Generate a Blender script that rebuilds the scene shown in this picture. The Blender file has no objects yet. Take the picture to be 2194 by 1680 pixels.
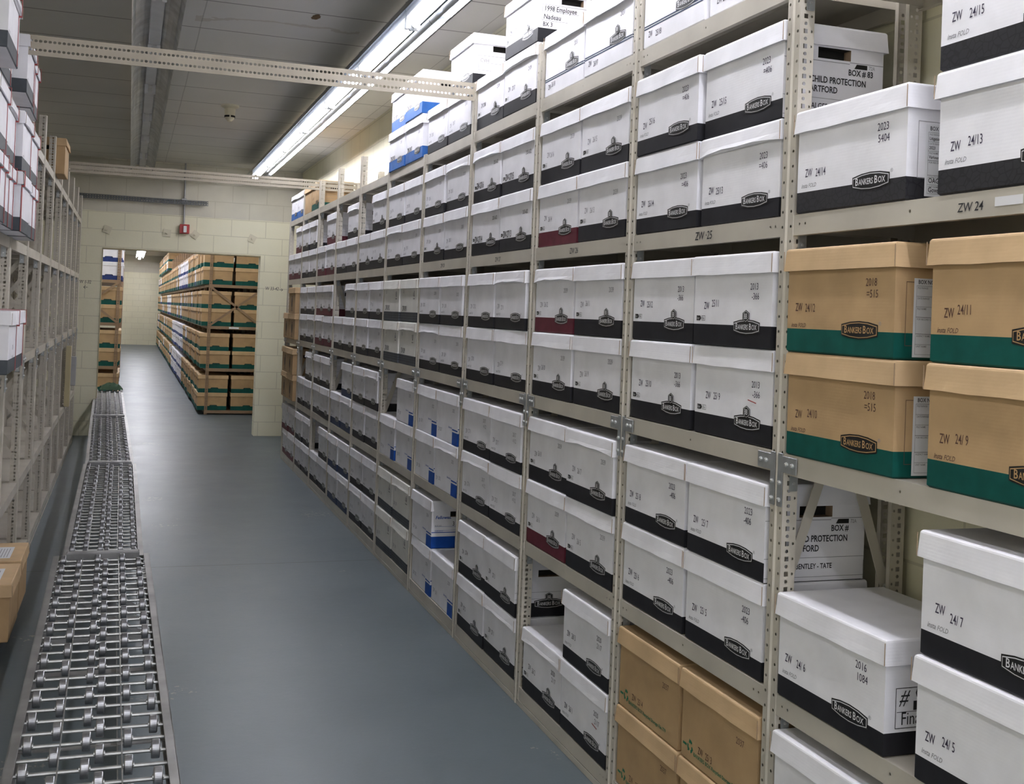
import bpy, math, random
from mathutils import Vector, Matrix
random.seed(7)
S = bpy.context.scene
COL = S.collection
# ------------------------------------------------------------------ camera
cd = bpy.data.cameras.new('camera'); cam = bpy.data.objects.new('camera', cd); COL.objects.link(cam)
cd.sensor_fit = 'HORIZONTAL'; cd.sensor_width = 36.0
cd.lens = 36.0 * 2324.8 / 2194.0
cd.shift_x = 50.0 / 2194.0; cd.shift_y = -189.1 / 2194.0
cd.clip_start = 0.05; cd.clip_end = 100
_R = Vector((0.948451, -0.314467, 0.039382)); _U = Vector((-0.040557, 0.0028075, 0.999173)); _F = Vector((0.314317, 0.949264, 0.010091))
M = Matrix(((_R.x, _U.x, -_F.x, 0), (_R.y, _U.y, -_F.y, 0), (_R.z, _U.z, -_F.z, 1.5946), (0, 0, 0, 1)))
cam.matrix_world = M
S.camera = cam
# ------------------------------------------------------------------ world, exposure
w = bpy.data.worlds.new('world'); S.world = w; w.use_nodes = True
w.node_tree.nodes['Background'].inputs[0].default_value = (0.93, 0.95, 1.0, 1)
w.node_tree.nodes['Background'].inputs[1].default_value = 0.30
S.view_settings.view_transform = 'Standard'; S.view_settings.look = 'None'
S.view_settings.gamma = 1.0; S.view_settings.use_curve_mapping = False
S.view_settings.exposure = 2.5
S.cycles.transparent_max_bounces = 24
S.cycles.max_bounces = 8
S.cycles.diffuse_bounces = 5
TUBE = 10.8        # strength of the fluorescent tubes
PI = math.pi

# ------------------------------------------------------------------ materials
MATS = {}
def nmath(nt, op, a, b=None, c=None):
    n = nt.nodes.new('ShaderNodeMath'); n.operation = op
    for i, v in enumerate((a, b, c)):
        if v is None: continue
        if isinstance(v, (int, float)): n.inputs[i].default_value = v
        else: nt.links.new(v, n.inputs[i])
    return n.outputs[0]
def base_mat(name, col, rough=0.6, metal=0.0, spec=0.5):
    m = bpy.data.materials.new(name); m.use_nodes = True
    b = m.node_tree.nodes['Principled BSDF']
    b.inputs['Base Color'].default_value = (*col, 1); b.inputs['Roughness'].default_value = rough
    b.inputs['Metallic'].default_value = metal; b.inputs['Specular IOR Level'].default_value = spec
    MATS[name] = m
    return m, m.node_tree, b
def xyz(nt, kind='Object'):
    t = nt.nodes.new('ShaderNodeTexCoord'); s = nt.nodes.new('ShaderNodeSeparateXYZ')
    nt.links.new(t.outputs[kind], s.inputs[0]); return t.outputs[kind], s.outputs
def noise(nt, vec, scale, detail=3, rough=0.5):
    n = nt.nodes.new('ShaderNodeTexNoise'); n.inputs['Scale'].default_value = scale
    n.inputs['Detail'].default_value = detail; n.inputs['Roughness'].default_value = rough
    if vec is not None: nt.links.new(vec, n.inputs['Vector'])
    return n.outputs['Fac']
def geo_pos(nt):
    g = nt.nodes.new('ShaderNodeNewGeometry'); return g.outputs['Position']
def sep(nt, v):
    s = nt.nodes.new('ShaderNodeSeparateXYZ'); nt.links.new(v, s.inputs[0]); return s.outputs
def mixc(nt, fac, a, b):
    n = nt.nodes.new('ShaderNodeMix'); n.data_type = 'RGBA'
    if isinstance(fac, (int, float)): n.inputs[0].default_value = fac
    else: nt.links.new(fac, n.inputs[0])
    for i, v in ((6, a), (7, b)):
        if isinstance(v, tuple): n.inputs[i].default_value = (*v, 1)
        else: nt.links.new(v, n.inputs[i])
    return n.outputs[2]
def ramp(nt, fac, lo, hi):
    n = nt.nodes.new('ShaderNodeMapRange'); n.inputs['From Min'].default_value = lo; n.inputs['From Max'].default_value = hi
    nt.links.new(fac, n.inputs['Value']); return n.outputs[0]
def line_mask(nt, coord, pitch, off, width):
    """1 on thin lines at coord = off + k*pitch"""
    t = nmath(nt, 'SUBTRACT', coord, off - pitch / 2)
    t = nmath(nt, 'MODULO', nmath(nt, 'ADD', t, pitch * 400), pitch)
    t = nmath(nt, 'ABSOLUTE', nmath(nt, 'SUBTRACT', t, pitch / 2))
    return nmath(nt, 'LESS_THAN', t, width / 2)
def bump(nt, b, h, strength, dist):
    n = nt.nodes.new('ShaderNodeBump'); n.inputs['Strength'].default_value = strength; n.inputs['Distance'].default_value = dist
    nt.links.new(h, n.inputs['Height']); nt.links.new(n.outputs[0], b.inputs['Normal'])
def vary(name, col, rough, amt=0.12, scale=6, metal=0.0, spec=0.5):
    m, nt, b = base_mat(name, col, rough, metal, spec)
    f = ramp(nt, noise(nt, geo_pos(nt), scale, 4), 0.3, 0.7)
    dark = tuple(c * (1 - amt) for c in col); lite = tuple(min(1, c * (1 + amt)) for c in col)
    nt.links.new(mixc(nt, f, dark, lite), b.inputs['Base Color'])
    return m, nt, b

def carton(name, col, amt=0.06):
    m, nt, b = vary(name, col, 0.62, amt, 9, spec=0.35)
    v, s = xyz(nt)
    wv = nmath(nt, 'SINE', nmath(nt, 'MULTIPLY', s[2], 900))
    n2 = noise(nt, v, 14, 4)
    h = nmath(nt, 'ADD', nmath(nt, 'MULTIPLY', wv, 0.018), n2)
    bump(nt, b, h, 0.25, 0.004)
    return m
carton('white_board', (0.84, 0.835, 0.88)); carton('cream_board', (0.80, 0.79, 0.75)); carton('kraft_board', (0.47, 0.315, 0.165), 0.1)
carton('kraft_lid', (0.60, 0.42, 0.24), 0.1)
base_mat('board_edge', (0.33, 0.23, 0.15), 0.8)
for n, c in (('black_ink', (0.018, 0.018, 0.022)), ('maroon_ink', (0.12, 0.022, 0.035)), ('navy_ink', (0.025, 0.045, 0.11)), ('blue_ink', (0.03, 0.13, 0.42)),
             ('royal_ink', (0.008, 0.075, 0.38)), ('green_ink', (0.004, 0.082, 0.068)), ('grey_ink', (0.075, 0.085, 0.10)), ('green_print', (0.02, 0.16, 0.085)),
             ('far_navy_ink', (0.03, 0.055, 0.2))):
    vary(n, c, 0.55, 0.15, 20, spec=0.25)
# black band with a tone on tone printed pattern
m, nt, b = base_mat('pattern_ink', (0.018, 0.018, 0.022), 0.4)
v, s = xyz(nt); vo = nt.nodes.new('ShaderNodeTexVoronoi'); vo.feature = 'DISTANCE_TO_EDGE'; vo.inputs['Scale'].default_value = 55; nt.links.new(v, vo.inputs['Vector'])
nt.links.new(mixc(nt, nmath(nt, 'LESS_THAN', vo.outputs['Distance'], 0.06), (0.024, 0.024, 0.028), (0.013, 0.013, 0.016)), b.inputs['Base Color'])
base_mat('stamp_ink', (0.045, 0.035, 0.07), 0.8); base_mat('stamp_faint', (0.26, 0.25, 0.29), 0.8); base_mat('stamp_pale', (0.42, 0.41, 0.44), 0.8)
base_mat('stamp_kraft', (0.11, 0.055, 0.04), 0.8); base_mat('marker_ink', (0.02, 0.02, 0.025), 0.6); base_mat('print_grey', (0.25, 0.25, 0.27), 0.7)
base_mat('plate_black', (0.012, 0.012, 0.013), 0.4); base_mat('plate_white', (0.72, 0.72, 0.74), 0.5); base_mat('plate_kraft', (0.47, 0.29, 0.13), 0.5)
base_mat('red_ink', (0.35, 0.03, 0.03), 0.6); base_mat('paper', (0.76, 0.77, 0.80), 0.5)
base_mat('hole_dark', (0.012, 0.011, 0.010), 0.9)
vary('red_strap', (0.34, 0.05, 0.05), 0.5)

PAINT = (0.50, 0.465, 0.40)
def steel(name, kind, col=PAINT, rough=0.42):
    m, nt, b = vary(name, col, rough, 0.10, 5)
    if kind is None: return m
    v, s = xyz(nt)
    def rowd(u, uc, z, pitch, off):
        du = nmath(nt, 'SUBTRACT', u, uc)
        t = nmath(nt, 'MODULO', nmath(nt, 'ADD', z, 40 * pitch - off), pitch)
        dz = nmath(nt, 'SUBTRACT', t, pitch / 2)
        return du, dz
    def circ(du, dz, r, el=1.0):
        d = nmath(nt, 'SQRT', nmath(nt, 'ADD', nmath(nt, 'MULTIPLY', du, du), nmath(nt, 'MULTIPLY', nmath(nt, 'MULTIPLY', dz, dz), el)))
        return nmath(nt, 'GREATER_THAN', d, r)
    def sq(du, dz, r):
        d = nmath(nt, 'MAXIMUM', nmath(nt, 'ABSOLUTE', du), nmath(nt, 'ABSOLUTE', dz))
        return nmath(nt, 'GREATER_THAN', d, r)
    if kind == 'front':
        a = nmath(nt, 'ABSOLUTE', s[1]); al = circ(*rowd(a, 0.0185, s[2], 0.0381, 0), 0.0036)
    elif kind == 'side':
        x = nmath(nt, 'ABSOLUTE', s[0])
        a1 = sq(*rowd(x, 0.017, s[2], 0.0381, 0.0), 0.0058)
        a2 = circ(*rowd(x, 0.017, s[2], 0.0381, 0.019), 0.0046)
        a3 = circ(*rowd(x, 0.034, s[2], 0.0381, 0.0), 0.0033)
        al = nmath(nt, 'MULTIPLY', nmath(nt, 'MULTIPLY', a1, a2), a3)
    elif kind == 'slot':
        a = nmath(nt, 'ABSOLUTE', s[2])
        du = nmath(nt, 'SUBTRACT', a, 0.0195)
        t = nmath(nt, 'MODULO', nmath(nt, 'ADD', s[0], 40.0), 0.0192); dx = nmath(nt, 'SUBTRACT', t, 0.0096)
        al = circ(du, dx, 0.0060, 0.75)
    elif kind == 'strut':
        a = nmath(nt, 'ABSOLUTE', s[2])
        du = nmath(nt, 'SUBTRACT', a, 0.012)
        t = nmath(nt, 'MODULO', nmath(nt, 'ADD', s[0], 40.0), 0.030); dx = nmath(nt, 'SUBTRACT', t, 0.015)
        al = nmath(nt, 'GREATER_THAN', nmath(nt, 'MAXIMUM', nmath(nt, 'ABSOLUTE', du), nmath(nt, 'MULTIPLY', nmath(nt, 'ABSOLUTE', dx), 0.7)), 0.0055)
    elif kind == 'beam':
        a = nmath(nt, 'ABSOLUTE', s[1])
        e = nmath(nt, 'ABSOLUTE', nmath(nt, 'SUBTRACT', nmath(nt, 'ABSOLUTE', nmath(nt, 'SUBTRACT', a, 0.392)), 0.012))
        c = nmath(nt, 'MINIMUM', e, a)
        al = circ(c, nmath(nt, 'ADD', s[2], 0.024), 0.0034)
    nt.links.new(al, b.inputs['Alpha'])
    return m
steel('steel_plain', None); steel('steel_front', 'front'); steel('steel_side', 'side'); steel('steel_slot', 'slot', (0.42, 0.375, 0.30)); steel('steel_beam', 'beam')
steel('steel_strut', 'strut', (0.10, 0.11, 0.12)); steel('steel_tan_front', 'front', (0.30, 0.20, 0.12)); steel('steel_tan_side', 'side', (0.30, 0.20, 0.12)); steel('steel_tan', None, (0.30, 0.20, 0.12))
vary('zinc', (0.40, 0.42, 0.43), 0.38, 0.15, 30, metal=0.6); vary('bolt_zinc', (0.62, 0.63, 0.63), 0.3, 0.1, 30, metal=0.7)
# conveyor metals
m, nt, b = vary('wheel_steel', (0.34, 0.34, 0.355), 0.30, 0.2, 60, metal=0.85)
m, nt, b = vary('axle_steel', (0.42, 0.42, 0.41), 0.32, 0.15, 40, metal=0.8)
m, nt, b = vary('rail_steel', (0.29, 0.285, 0.28), 0.42, 0.25, 7, metal=0.6)
vary('galv', (0.33, 0.33, 0.33), 0.45, 0.2, 12, metal=0.6)
# reflector, tube
vary('reflector', (0.36, 0.40, 0.45), 0.12, 0.05, 4, metal=1.0)
vary('dull_reflector', (0.52, 0.53, 0.54), 0.36, 0.25, 9, metal=0.7)
vary('fixture_paint', (0.62, 0.62, 0.62), 0.45, 0.08, 9)
m, nt, b = base_mat('tube_glow', (1, 1, 1), 0.4); b.inputs['Emission Color'].default_value = (0.97, 0.95, 1.0, 1); b.inputs['Emission Strength'].default_value = TUBE
m, nt, b = base_mat('tube_glow_dim', (1, 1, 1), 0.4); b.inputs['Emission Color'].default_value = (0.97, 0.955, 1.0, 1); b.inputs['Emission Strength'].default_value = TUBE * 0.70
m, nt, b = base_mat('tube_glow_fill', (1, 1, 1), 0.4); b.inputs['Emission Color'].default_value = (0.97, 0.955, 1.0, 1); b.inputs['Emission Strength'].default_value = TUBE * 0.42  # glow of the fill lights added behind the camera
base_mat('red_plastic', (0.40, 0.02, 0.02), 0.35); base_mat('strobe_lens', (0.75, 0.75, 0.78), 0.2); base_mat('ivory_plastic', (0.66, 0.62, 0.48), 0.45)
base_mat('grey_plastic', (0.42, 0.42, 0.43), 0.5); base_mat('wood', (0.50, 0.43, 0.26), 0.7); vary('green_cloth', (0.035, 0.08, 0.045), 0.8)

# painted block wall
def block_wall(name, axis):
    m, nt, b = base_mat(name, (0.55, 0.51, 0.37), 0.55, spec=0.3)
    P = geo_pos(nt); s = sep(nt, P); u = s[axis]; z = s[2]
    zz = nmath(nt, 'ADD', nmath(nt, 'SUBTRACT', z, 2.42), 40 * 0.4090)
    row = nmath(nt, 'FLOOR', nmath(nt, 'DIVIDE', zz, 0.2045))
    par = nmath(nt, 'MODULO', row, 2)
    hz = line_mask(nt, z, 0.2045, 2.42, 0.008)
    uo = nmath(nt, 'ADD', u, nmath(nt, 'MULTIPLY', par, 0.205))
    vz = line_mask(nt, uo, 0.41, -0.087 + 0.205 * 0, 0.008)
    ms = nmath(nt, 'MAXIMUM', hz, vz)
    big = ramp(nt, noise(nt, P, 1.3, 4), 0.35, 0.7); fine = noise(nt, P, 45, 4)
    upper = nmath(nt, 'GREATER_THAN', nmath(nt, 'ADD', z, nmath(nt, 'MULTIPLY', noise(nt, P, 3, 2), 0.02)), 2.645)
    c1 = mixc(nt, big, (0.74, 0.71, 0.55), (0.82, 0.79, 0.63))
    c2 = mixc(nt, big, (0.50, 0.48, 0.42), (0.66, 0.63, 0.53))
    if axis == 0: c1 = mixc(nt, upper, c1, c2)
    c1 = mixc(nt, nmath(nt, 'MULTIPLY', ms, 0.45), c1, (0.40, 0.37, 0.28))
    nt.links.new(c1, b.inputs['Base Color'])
    h = nmath(nt, 'SUBTRACT', nmath(nt, 'MULTIPLY', fine, 0.5), ms)
    bump(nt, b, h, 0.5, 0.003)
    return m
block_wall('block_wall_x', 0); block_wall('block_wall_y', 1)
# ceiling planks
m, nt, b = base_mat('ceiling_plank', (0.5, 0.48, 0.44), 0.75, spec=0.2)
P = geo_pos(nt); s = sep(nt, P)
ly = line_mask(nt, s[1], 0.63, 9.93, 0.014)
lx = line_mask(nt, nmath(nt, 'ADD', s[0], nmath(nt, 'MULTIPLY', noise(nt, P, 2, 1), 0.008)), 1.55, 0.345, 0.007)
ms = nmath(nt, 'MAXIMUM', ly, lx)
big = ramp(nt, noise(nt, P, 0.9, 5), 0.35, 0.75)
c = mixc(nt, big, (0.60, 0.585, 0.55), (0.68, 0.665, 0.63))
# old water stain: a wandering brown line and a blotch
wob = nmath(nt, 'MULTIPLY', nmath(nt, 'SUBTRACT', noise(nt, P, 3.2, 4), 0.5), 0.55)
d = nmath(nt, 'ABSOLUTE', nmath(nt, 'SUBTRACT', nmath(nt, 'ADD', s[1], wob), 6.50))
inr = nmath(nt, 'MULTIPLY', nmath(nt, 'GREATER_THAN', s[0], 0.30), nmath(nt, 'LESS_THAN', s[0], 1.25))
st = nmath(nt, 'MULTIPLY', nmath(nt, 'LESS_THAN', d, 0.022), inr)
c = mixc(nt, nmath(nt, 'MULTIPLY', st, 0.30), c, (0.28, 0.20, 0.11))
dx = nmath(nt, 'MULTIPLY', nmath(nt, 'SUBTRACT', s[0], 0.95), 1.0); dy = nmath(nt, 'MULTIPLY', nmath(nt, 'SUBTRACT', s[1], 6.22), 0.45)
dd = nmath(nt, 'ADD', nmath(nt, 'SQRT', nmath(nt, 'ADD', nmath(nt, 'MULTIPLY', dx, dx), nmath(nt, 'MULTIPLY', dy, dy))), nmath(nt, 'MULTIPLY', noise(nt, P, 30, 3), 0.03))
c = mixc(nt, nmath(nt, 'LESS_THAN', dd, 0.040), c, (0.16, 0.10, 0.05))
c = mixc(nt, nmath(nt, 'MULTIPLY', nmath(nt, 'MAXIMUM', ly, nmath(nt, 'MULTIPLY', lx, 0.5)), 0.7), c, (0.10, 0.095, 0.085))
nt.links.new(c, b.inputs['Base Color'])
bump(nt, b, nmath(nt, 'SUBTRACT', nmath(nt, 'MULTIPLY', noise(nt, P, 60, 4), 0.3), ms), 0.5, 0.004)
# painted floor
m, nt, b = base_mat('floor_paint', (0.16, 0.185, 0.2), 0.3, spec=0.5)
P = geo_pos(nt); s = sep(nt, P)
big = ramp(nt, noise(nt, P, 1.1, 5), 0.3, 0.75); fine = noise(nt, P, 26, 6, 0.7)
c = mixc(nt, big, (0.088, 0.112, 0.127), (0.122, 0.149, 0.164))
chip = nmath(nt, 'GREATER_THAN', nmath(nt, 'MULTIPLY', noise(nt, P, 34, 5, 0.6), ramp(nt, noise(nt, P, 1.7, 2), 0.35, 0.7)), 0.56)
c = mixc(nt, nmath(nt, 'MULTIPLY', chip, 0.5), c, (0.38, 0.35, 0.28))
wb = nmath(nt, 'MULTIPLY', noise(nt, P, 5, 4), 0.02)
j = nmath(nt, 'MAXIMUM', nmath(nt, 'LESS_THAN', nmath(nt, 'ABSOLUTE', nmath(nt, 'SUBTRACT', nmath(nt, 'ADD', s[1], wb), 6.82)), 0.006),
          nmath(nt, 'LESS_THAN', nmath(nt, 'ABSOLUTE', nmath(nt, 'SUBTRACT', nmath(nt, 'ADD', s[1], wb), 13.50)), 0.012))
c = mixc(nt, nmath(nt, 'MULTIPLY', j, 0.8), c, (0.03, 0.03, 0.03))
nt.links.new(c, b.inputs['Base Color'])
rr = nt.nodes.new('ShaderNodeMapRange'); rr.inputs['To Min'].default_value = 0.30; rr.inputs['To Max'].default_value = 0.50
nt.links.new(noise(nt, P, 2.2, 5, 0.65), rr.inputs['Value']); nt.links.new(rr.outputs[0], b.inputs['Roughness'])
bump(nt, b, nmath(nt, 'ADD', fine, nmath(nt, 'MULTIPLY', noise(nt, P, 4, 3), 2.0)), 0.12, 0.006)

# ------------------------------------------------------------------ mesh helpers
class MB:
    def __init__(s): s.v = []; s.f = []; s.m = []; s.mats = []
    def mi(s, name):
        if name not in s.mats: s.mats.append(name)
        return s.mats.index(name)
    def face(s, pts, mat):
        i = len(s.v); s.v += [tuple(p) for p in pts]; s.f.append(tuple(range(i, i + len(pts)))); s.m.append(s.mi(mat))
    def box(s, x0, x1, y0, y1, z0, z1, mat, bev=0.0):
        i = len(s.v); k = s.mi(mat)
        if bev <= 0:
            s.v += [(x, y, z) for z in (z0, z1) for (x, y) in ((x0, y0), (x1, y0), (x1, y1), (x0, y1))]
            F = [(3, 2, 1, 0), (4, 5, 6, 7), (0, 1, 5, 4), (1, 2, 6, 5), (2, 3, 7, 6), (3, 0, 4, 7)]
        else:
            rings = [(z0, bev), (z0 + bev, 0), (z1 - bev, 0), (z1, bev)]
            for z, t in rings:
                s.v += [(x0 + t, y0 + t, z), (x1 - t, y0 + t, z), (x1 - t, y1 - t, z), (x0 + t, y1 - t, z)]
            F = [(3, 2, 1, 0), (12, 13, 14, 15)]
            for r in range(3):
                for q in range(4): F.append((r * 4 + q, r * 4 + (q + 1) % 4, r * 4 + 4 + (q + 1) % 4, r * 4 + 4 + q))
        for f in F: s.f.append(tuple(i + a for a in f)); s.m.append(k)
    def cyl(s, p0, p1, r, mat, n=10, prof=None):
        p0 = Vector(p0); p1 = Vector(p1); d = (p1 - p0); L = d.length; d.normalize()
        a = d.orthogonal().normalized(); b2 = d.cross(a)
        prof = prof or [(0, r), (1, r)]
        i = len(s.v); k = s.mi(mat)
        for t, rr in prof:
            for q in range(n):
                an = 2 * PI * q / n
                s.v.append(tuple(p0 + d * (t * L) + (a * math.cos(an) + b2 * math.sin(an)) * rr))
        for r_ in range(len(prof) - 1):
            for q in range(n):
                s.f.append((i + r_ * n + q, i + r_ * n + (q + 1) % n, i + (r_ + 1) * n + (q + 1) % n, i + (r_ + 1) * n + q)); s.m.append(k)
        s.f.append(tuple(i + q for q in reversed(range(n)))); s.m.append(k)
        e = i + (len(prof) - 1) * n
        s.f.append(tuple(e + q for q in range(n))); s.m.append(k)
    def bar(s, p0, p1, wdt, thk, mat, up=(1, 0, 0)):
        """flat bar from p0 to p1; thickness along up"""
        p0 = Vector(p0); p1 = Vector(p1); d = (p1 - p0).normalized(); u = Vector(up); sd = d.cross(u).normalized() * (wdt / 2); u = u * (thk / 2)
        i = len(s.v); k = s.mi(mat)
        for p in (p0, p1):
            s.v += [tuple(p - sd - u), tuple(p + sd - u), tuple(p + sd + u), tuple(p - sd + u)]
        for f in [(3, 2, 1, 0), (4, 5, 6, 7), (0, 1, 5, 4), (1, 2, 6, 5), (2, 3, 7, 6), (3, 0, 4, 7)]:
            s.f.append(tuple(i + a for a in f)); s.m.append(k)
    def text(s, txt, size, pos, mat, sx=1.0, shear=0.0, align='LEFT', plane='front', bold=0.0, rot=0.0):
        """front: x right, z up, face towards -y. end: towards -y world of a side face (+x): runs along +y ... """
        vv, ff = glyphs(txt, align, bold); i = len(s.v); k = s.mi(mat)
        cr, sr = math.cos(rot), math.sin(rot)
        for (x, y) in vv:
            a = (x * sx + y * shear) * size; h = y * size
            a, h = a * cr - h * sr, a * sr + h * cr
            if plane == 'front': s.v.append((pos[0] + a, pos[1], pos[2] + h))
            elif plane == 'endp': s.v.append((pos[0], pos[1] + a, pos[2] + h))       # on +x face, reading along +y
            elif plane == 'endm': s.v.append((pos[0], pos[1] - a, pos[2] + h))       # on -x face
            elif plane == 'top': s.v.append((pos[0] + a, pos[1] + h, pos[2]))
        for f in ff: s.f.append(tuple(i + q for q in f)); s.m.append(k)
    def rect(s, a0, a1, z0, z1, t, mat, plane='front'):
        if plane == 'front': P = [(a0, t, z0), (a1, t, z0), (a1, t, z1), (a0, t, z1)]
        elif plane == 'endp': P = [(t, a0, z0), (t, a1, z0), (t, a1, z1), (t, a0, z1)]
        else: P = [(t, -a0, z0), (t, -a1, z0), (t, -a1, z1), (t, -a0, z1)]
        s.face(P, mat)
    def frame(s, a0, a1, z0, z1, t, wd, mat, plane='front'):
        s.rect(a0, a1, z0, z0 + wd, t, mat, plane); s.rect(a0, a1, z1 - wd, z1, t, mat, plane)
        s.rect(a0, a0 + wd, z0, z1, t, mat, plane); s.rect(a1 - wd, a1, z0, z1, t, mat, plane)
    def poly(s, pts, t, mat, plane='front'):
        if plane == 'front': P = [(a, t, z) for a, z in pts]
        elif plane == 'endp': P = [(t, a, z) for a, z in pts]
        else: P = [(t, -a, z) for a, z in pts]
        s.face(P, mat)
    def mesh(s, name):
        me = bpy.data.meshes.new(name); me.from_pydata(s.v, [], s.f)
        for n in s.mats: me.materials.append(MATS[n])
        me.polygons.foreach_set('material_index', s.m); me.update()
        return me
_G = {}
def glyphs(txt, align='LEFT', bold=0.0):
    key = (txt, align, bold)
    if key not in _G:
        c = bpy.data.curves.new('t', 'FONT'); c.body = txt; c.size = 1; c.align_x = align; c.resolution_u = 2; c.fill_mode = 'FRONT'; c.offset = bold
        o = bpy.data.objects.new('t', c); me = bpy.data.meshes.new_from_object(o)
        _G[key] = ([(v.co.x, v.co.y) for v in me.vertices], [tuple(p.vertices) for p in me.polygons])
        bpy.data.meshes.remove(me); bpy.data.objects.remove(o); bpy.data.curves.remove(c)
    return _G[key]
def link(name, me, parent=None, loc=(0, 0, 0), rz=0.0):
    o = bpy.data.objects.new(name, me); COL.objects.link(o)
    if parent is not None: o.parent = parent
    o.location = loc; o.rotation_euler = (0, 0, rz); return o
def tag(o, label=None, cat=None, group=None, kind=None):
    for k, v in (('label', label), ('category', cat), ('group', group), ('kind', kind)):
        if v: o[k] = v
    return o
def thing(name, label, cat, loc=(0, 0, 0), rz=0.0, group=None):
    o = link(name, None, None, loc, rz); o.empty_display_size = 0.05; return tag(o, label, cat, group)
def struct(name, mb):
    o = link(name, mb.mesh(name)); o['kind'] = 'structure'; return o

# ------------------------------------------------------------------ room shell
CZ = 3.26; XR = 1.975; XL = -1.50; YB = -2.5; YW = 13.49; YE = 41.5; TW = 0.20
q = MB(); q.box(XL - .1, XR + .1, YB - .1, YE + .1, -0.1, 0, 'floor_paint'); struct('floor', q)
q = MB(); q.box(XL - .1, XR + .1, YB - .1, YE + .1, CZ, CZ + .1, 'ceiling_plank'); struct('ceiling', q)
q = MB(); q.box(XR, XR + .1, YB - .1, YE + .1, 0, CZ, 'block_wall_y'); struct('wall_right', q)
q = MB(); q.box(XL - .1, XL, YB - .1, YE + .1, 0, CZ, 'block_wall_y'); struct('wall_left', q)

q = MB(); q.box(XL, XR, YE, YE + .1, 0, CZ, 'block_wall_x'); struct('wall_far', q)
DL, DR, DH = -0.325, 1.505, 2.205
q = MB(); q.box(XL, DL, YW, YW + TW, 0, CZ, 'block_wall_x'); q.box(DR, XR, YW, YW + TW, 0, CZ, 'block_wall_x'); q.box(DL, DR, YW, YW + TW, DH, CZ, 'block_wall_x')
struct('wall_front', q)
MATS['lintel_paint'] = vary('lintel_paint', (0.42, 0.37, 0.24), 0.5)[0]
q = MB(); q.box(DL, DR, YW - .004, YW + TW, DH - .012, DH, 'lintel_paint'); q.box(DL, DL + .008, YW - .004, YW + TW, 0, DH - .012, 'lintel_paint'); struct('trim_1', q)

# wall writing, anchor plates, fire alarm, conduit, strut
q = MB(); q.text('W 1-32', 0.055, (-.560, 0, 0.02), 'marker_ink', 0.75, 0.1); q.text('\u2190', 0.065, (-.52, 0, -.045), 'marker_ink')
o = tag(link('wall_lettering', q.mesh('wall_lettering'), None, (0, YW - .002, 1.755)), 'handwritten W 1-32 and arrow on the block wall left of the doorway', 'lettering')
q = MB(); q.text('W 33-42', 0.060, (0, 0, 0.0), 'marker_ink', 0.75, 0.1); q.text('\u2192', 0.06, (.165, 0, -.01), 'marker_ink')
o = tag(link('wall_lettering', q.mesh('wall_lettering'), None, (1.575, YW - .002, 1.79)), 'handwritten W 33-42 and arrow on the block wall right of the doorway', 'lettering')
for i, (x, z, a) in enumerate(((-.277, 2.416, 25), (.395, 2.417, 40), (.719, 2.416, 8), (1.392, 2.408, 20))):
    q = MB(); r = 0.062
    c_ = [(r * math.cos(math.radians(a + 90 * k)), r * math.sin(math.radians(a + 90 * k))) for k in range(4)]
    vb = [(x_, 0, z_) for x_, z_ in c_]; vf = [(x_, -.012, z_) for x_, z_ in c_]
    q.face(vf[::-1], 'ivory_plastic')
    for k in range(4): q.face([vb[k], vb[(k + 1) % 4], vf[(k + 1) % 4], vf[k]], 'ivory_plastic')
    o = tag(link('anchor_plate', q.mesh('anchor_plate'), None, (x, YW - .001, z)),
            ['cream diamond anchor plate above the left end of the doorway', 'cream diamond anchor plate just left of the red fire alarm', 'cream square anchor plate just right of the red fire alarm', 'cream anchor plate above the right end of the doorway'][i], 'anchor plate', 'anchor plates above the doorway')
    q = MB(); q.cyl((0, -.012, 0), (0, -.034, 0), .013, 'ivory_plastic', 8); link('anchor_bolt', q.mesh('anchor_bolt'), o)
fa = thing('fire_alarm', 'red fire alarm with white strobe on the wall above the doorway', 'fire alarm', (.593, YW, 2.475))
q = MB(); q.box(-.055, .055, -.06, 0, -.055, .055, 'red_plastic', .004); link('alarm_body', q.mesh('alarm_body'), fa)
q = MB(); q.box(-.014, .022, -.085, -.06, -.045, .035, 'strobe_lens', .005); link('strobe', q.mesh('strobe'), fa)
cn = thing('conduit', 'thin steel conduit running down from the ceiling to the fire alarm', 'conduit', (.575, YW - .03, 2.53))
q = MB(); q.cyl((.008, 0, 0), (0, 0, CZ - 2.53), .011, 'galv', 10); link('conduit_pipe', q.mesh('conduit_pipe'), cn)
q = MB(); q.box(-.03, .03, -.018, .02, .25, .31, 'galv', .004); link('pipe_clamp', q.mesh('pipe_clamp'), cn)
st = tag(link('slotted_strut', None), 'dark grey slotted strut across the wall above the doorway', 'strut')
st.location = (.117, YW - .09, 2.79)
q = MB(); q.box(-.735, .735, -.003, 0, -.027, .027, 'steel_strut'); link('strut_face', q.mesh('strut_face'), st)
q = MB(); q.box(-.735, .735, 0, .088, .024, .027, 'galv'); link('strut_flange', q.mesh('strut_flange'), st)
# grey box and leaning board at the end of the left rack
gb = thing('junction_box', 'grey electrical box at the far end of the left shelving', 'junction box', (-.545, 11.95, .70))
q = MB(); q.box(-.035, .055, -.06, 0, 0, .30, 'grey_plastic', .006); link('box_body', q.mesh('box_body'), gb)
q = MB(); q.box(-.028, .048, -.066, -.06, .21, .285, 'grey_plastic', .002); link('cover_plate', q.mesh('cover_plate'), gb)

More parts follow.
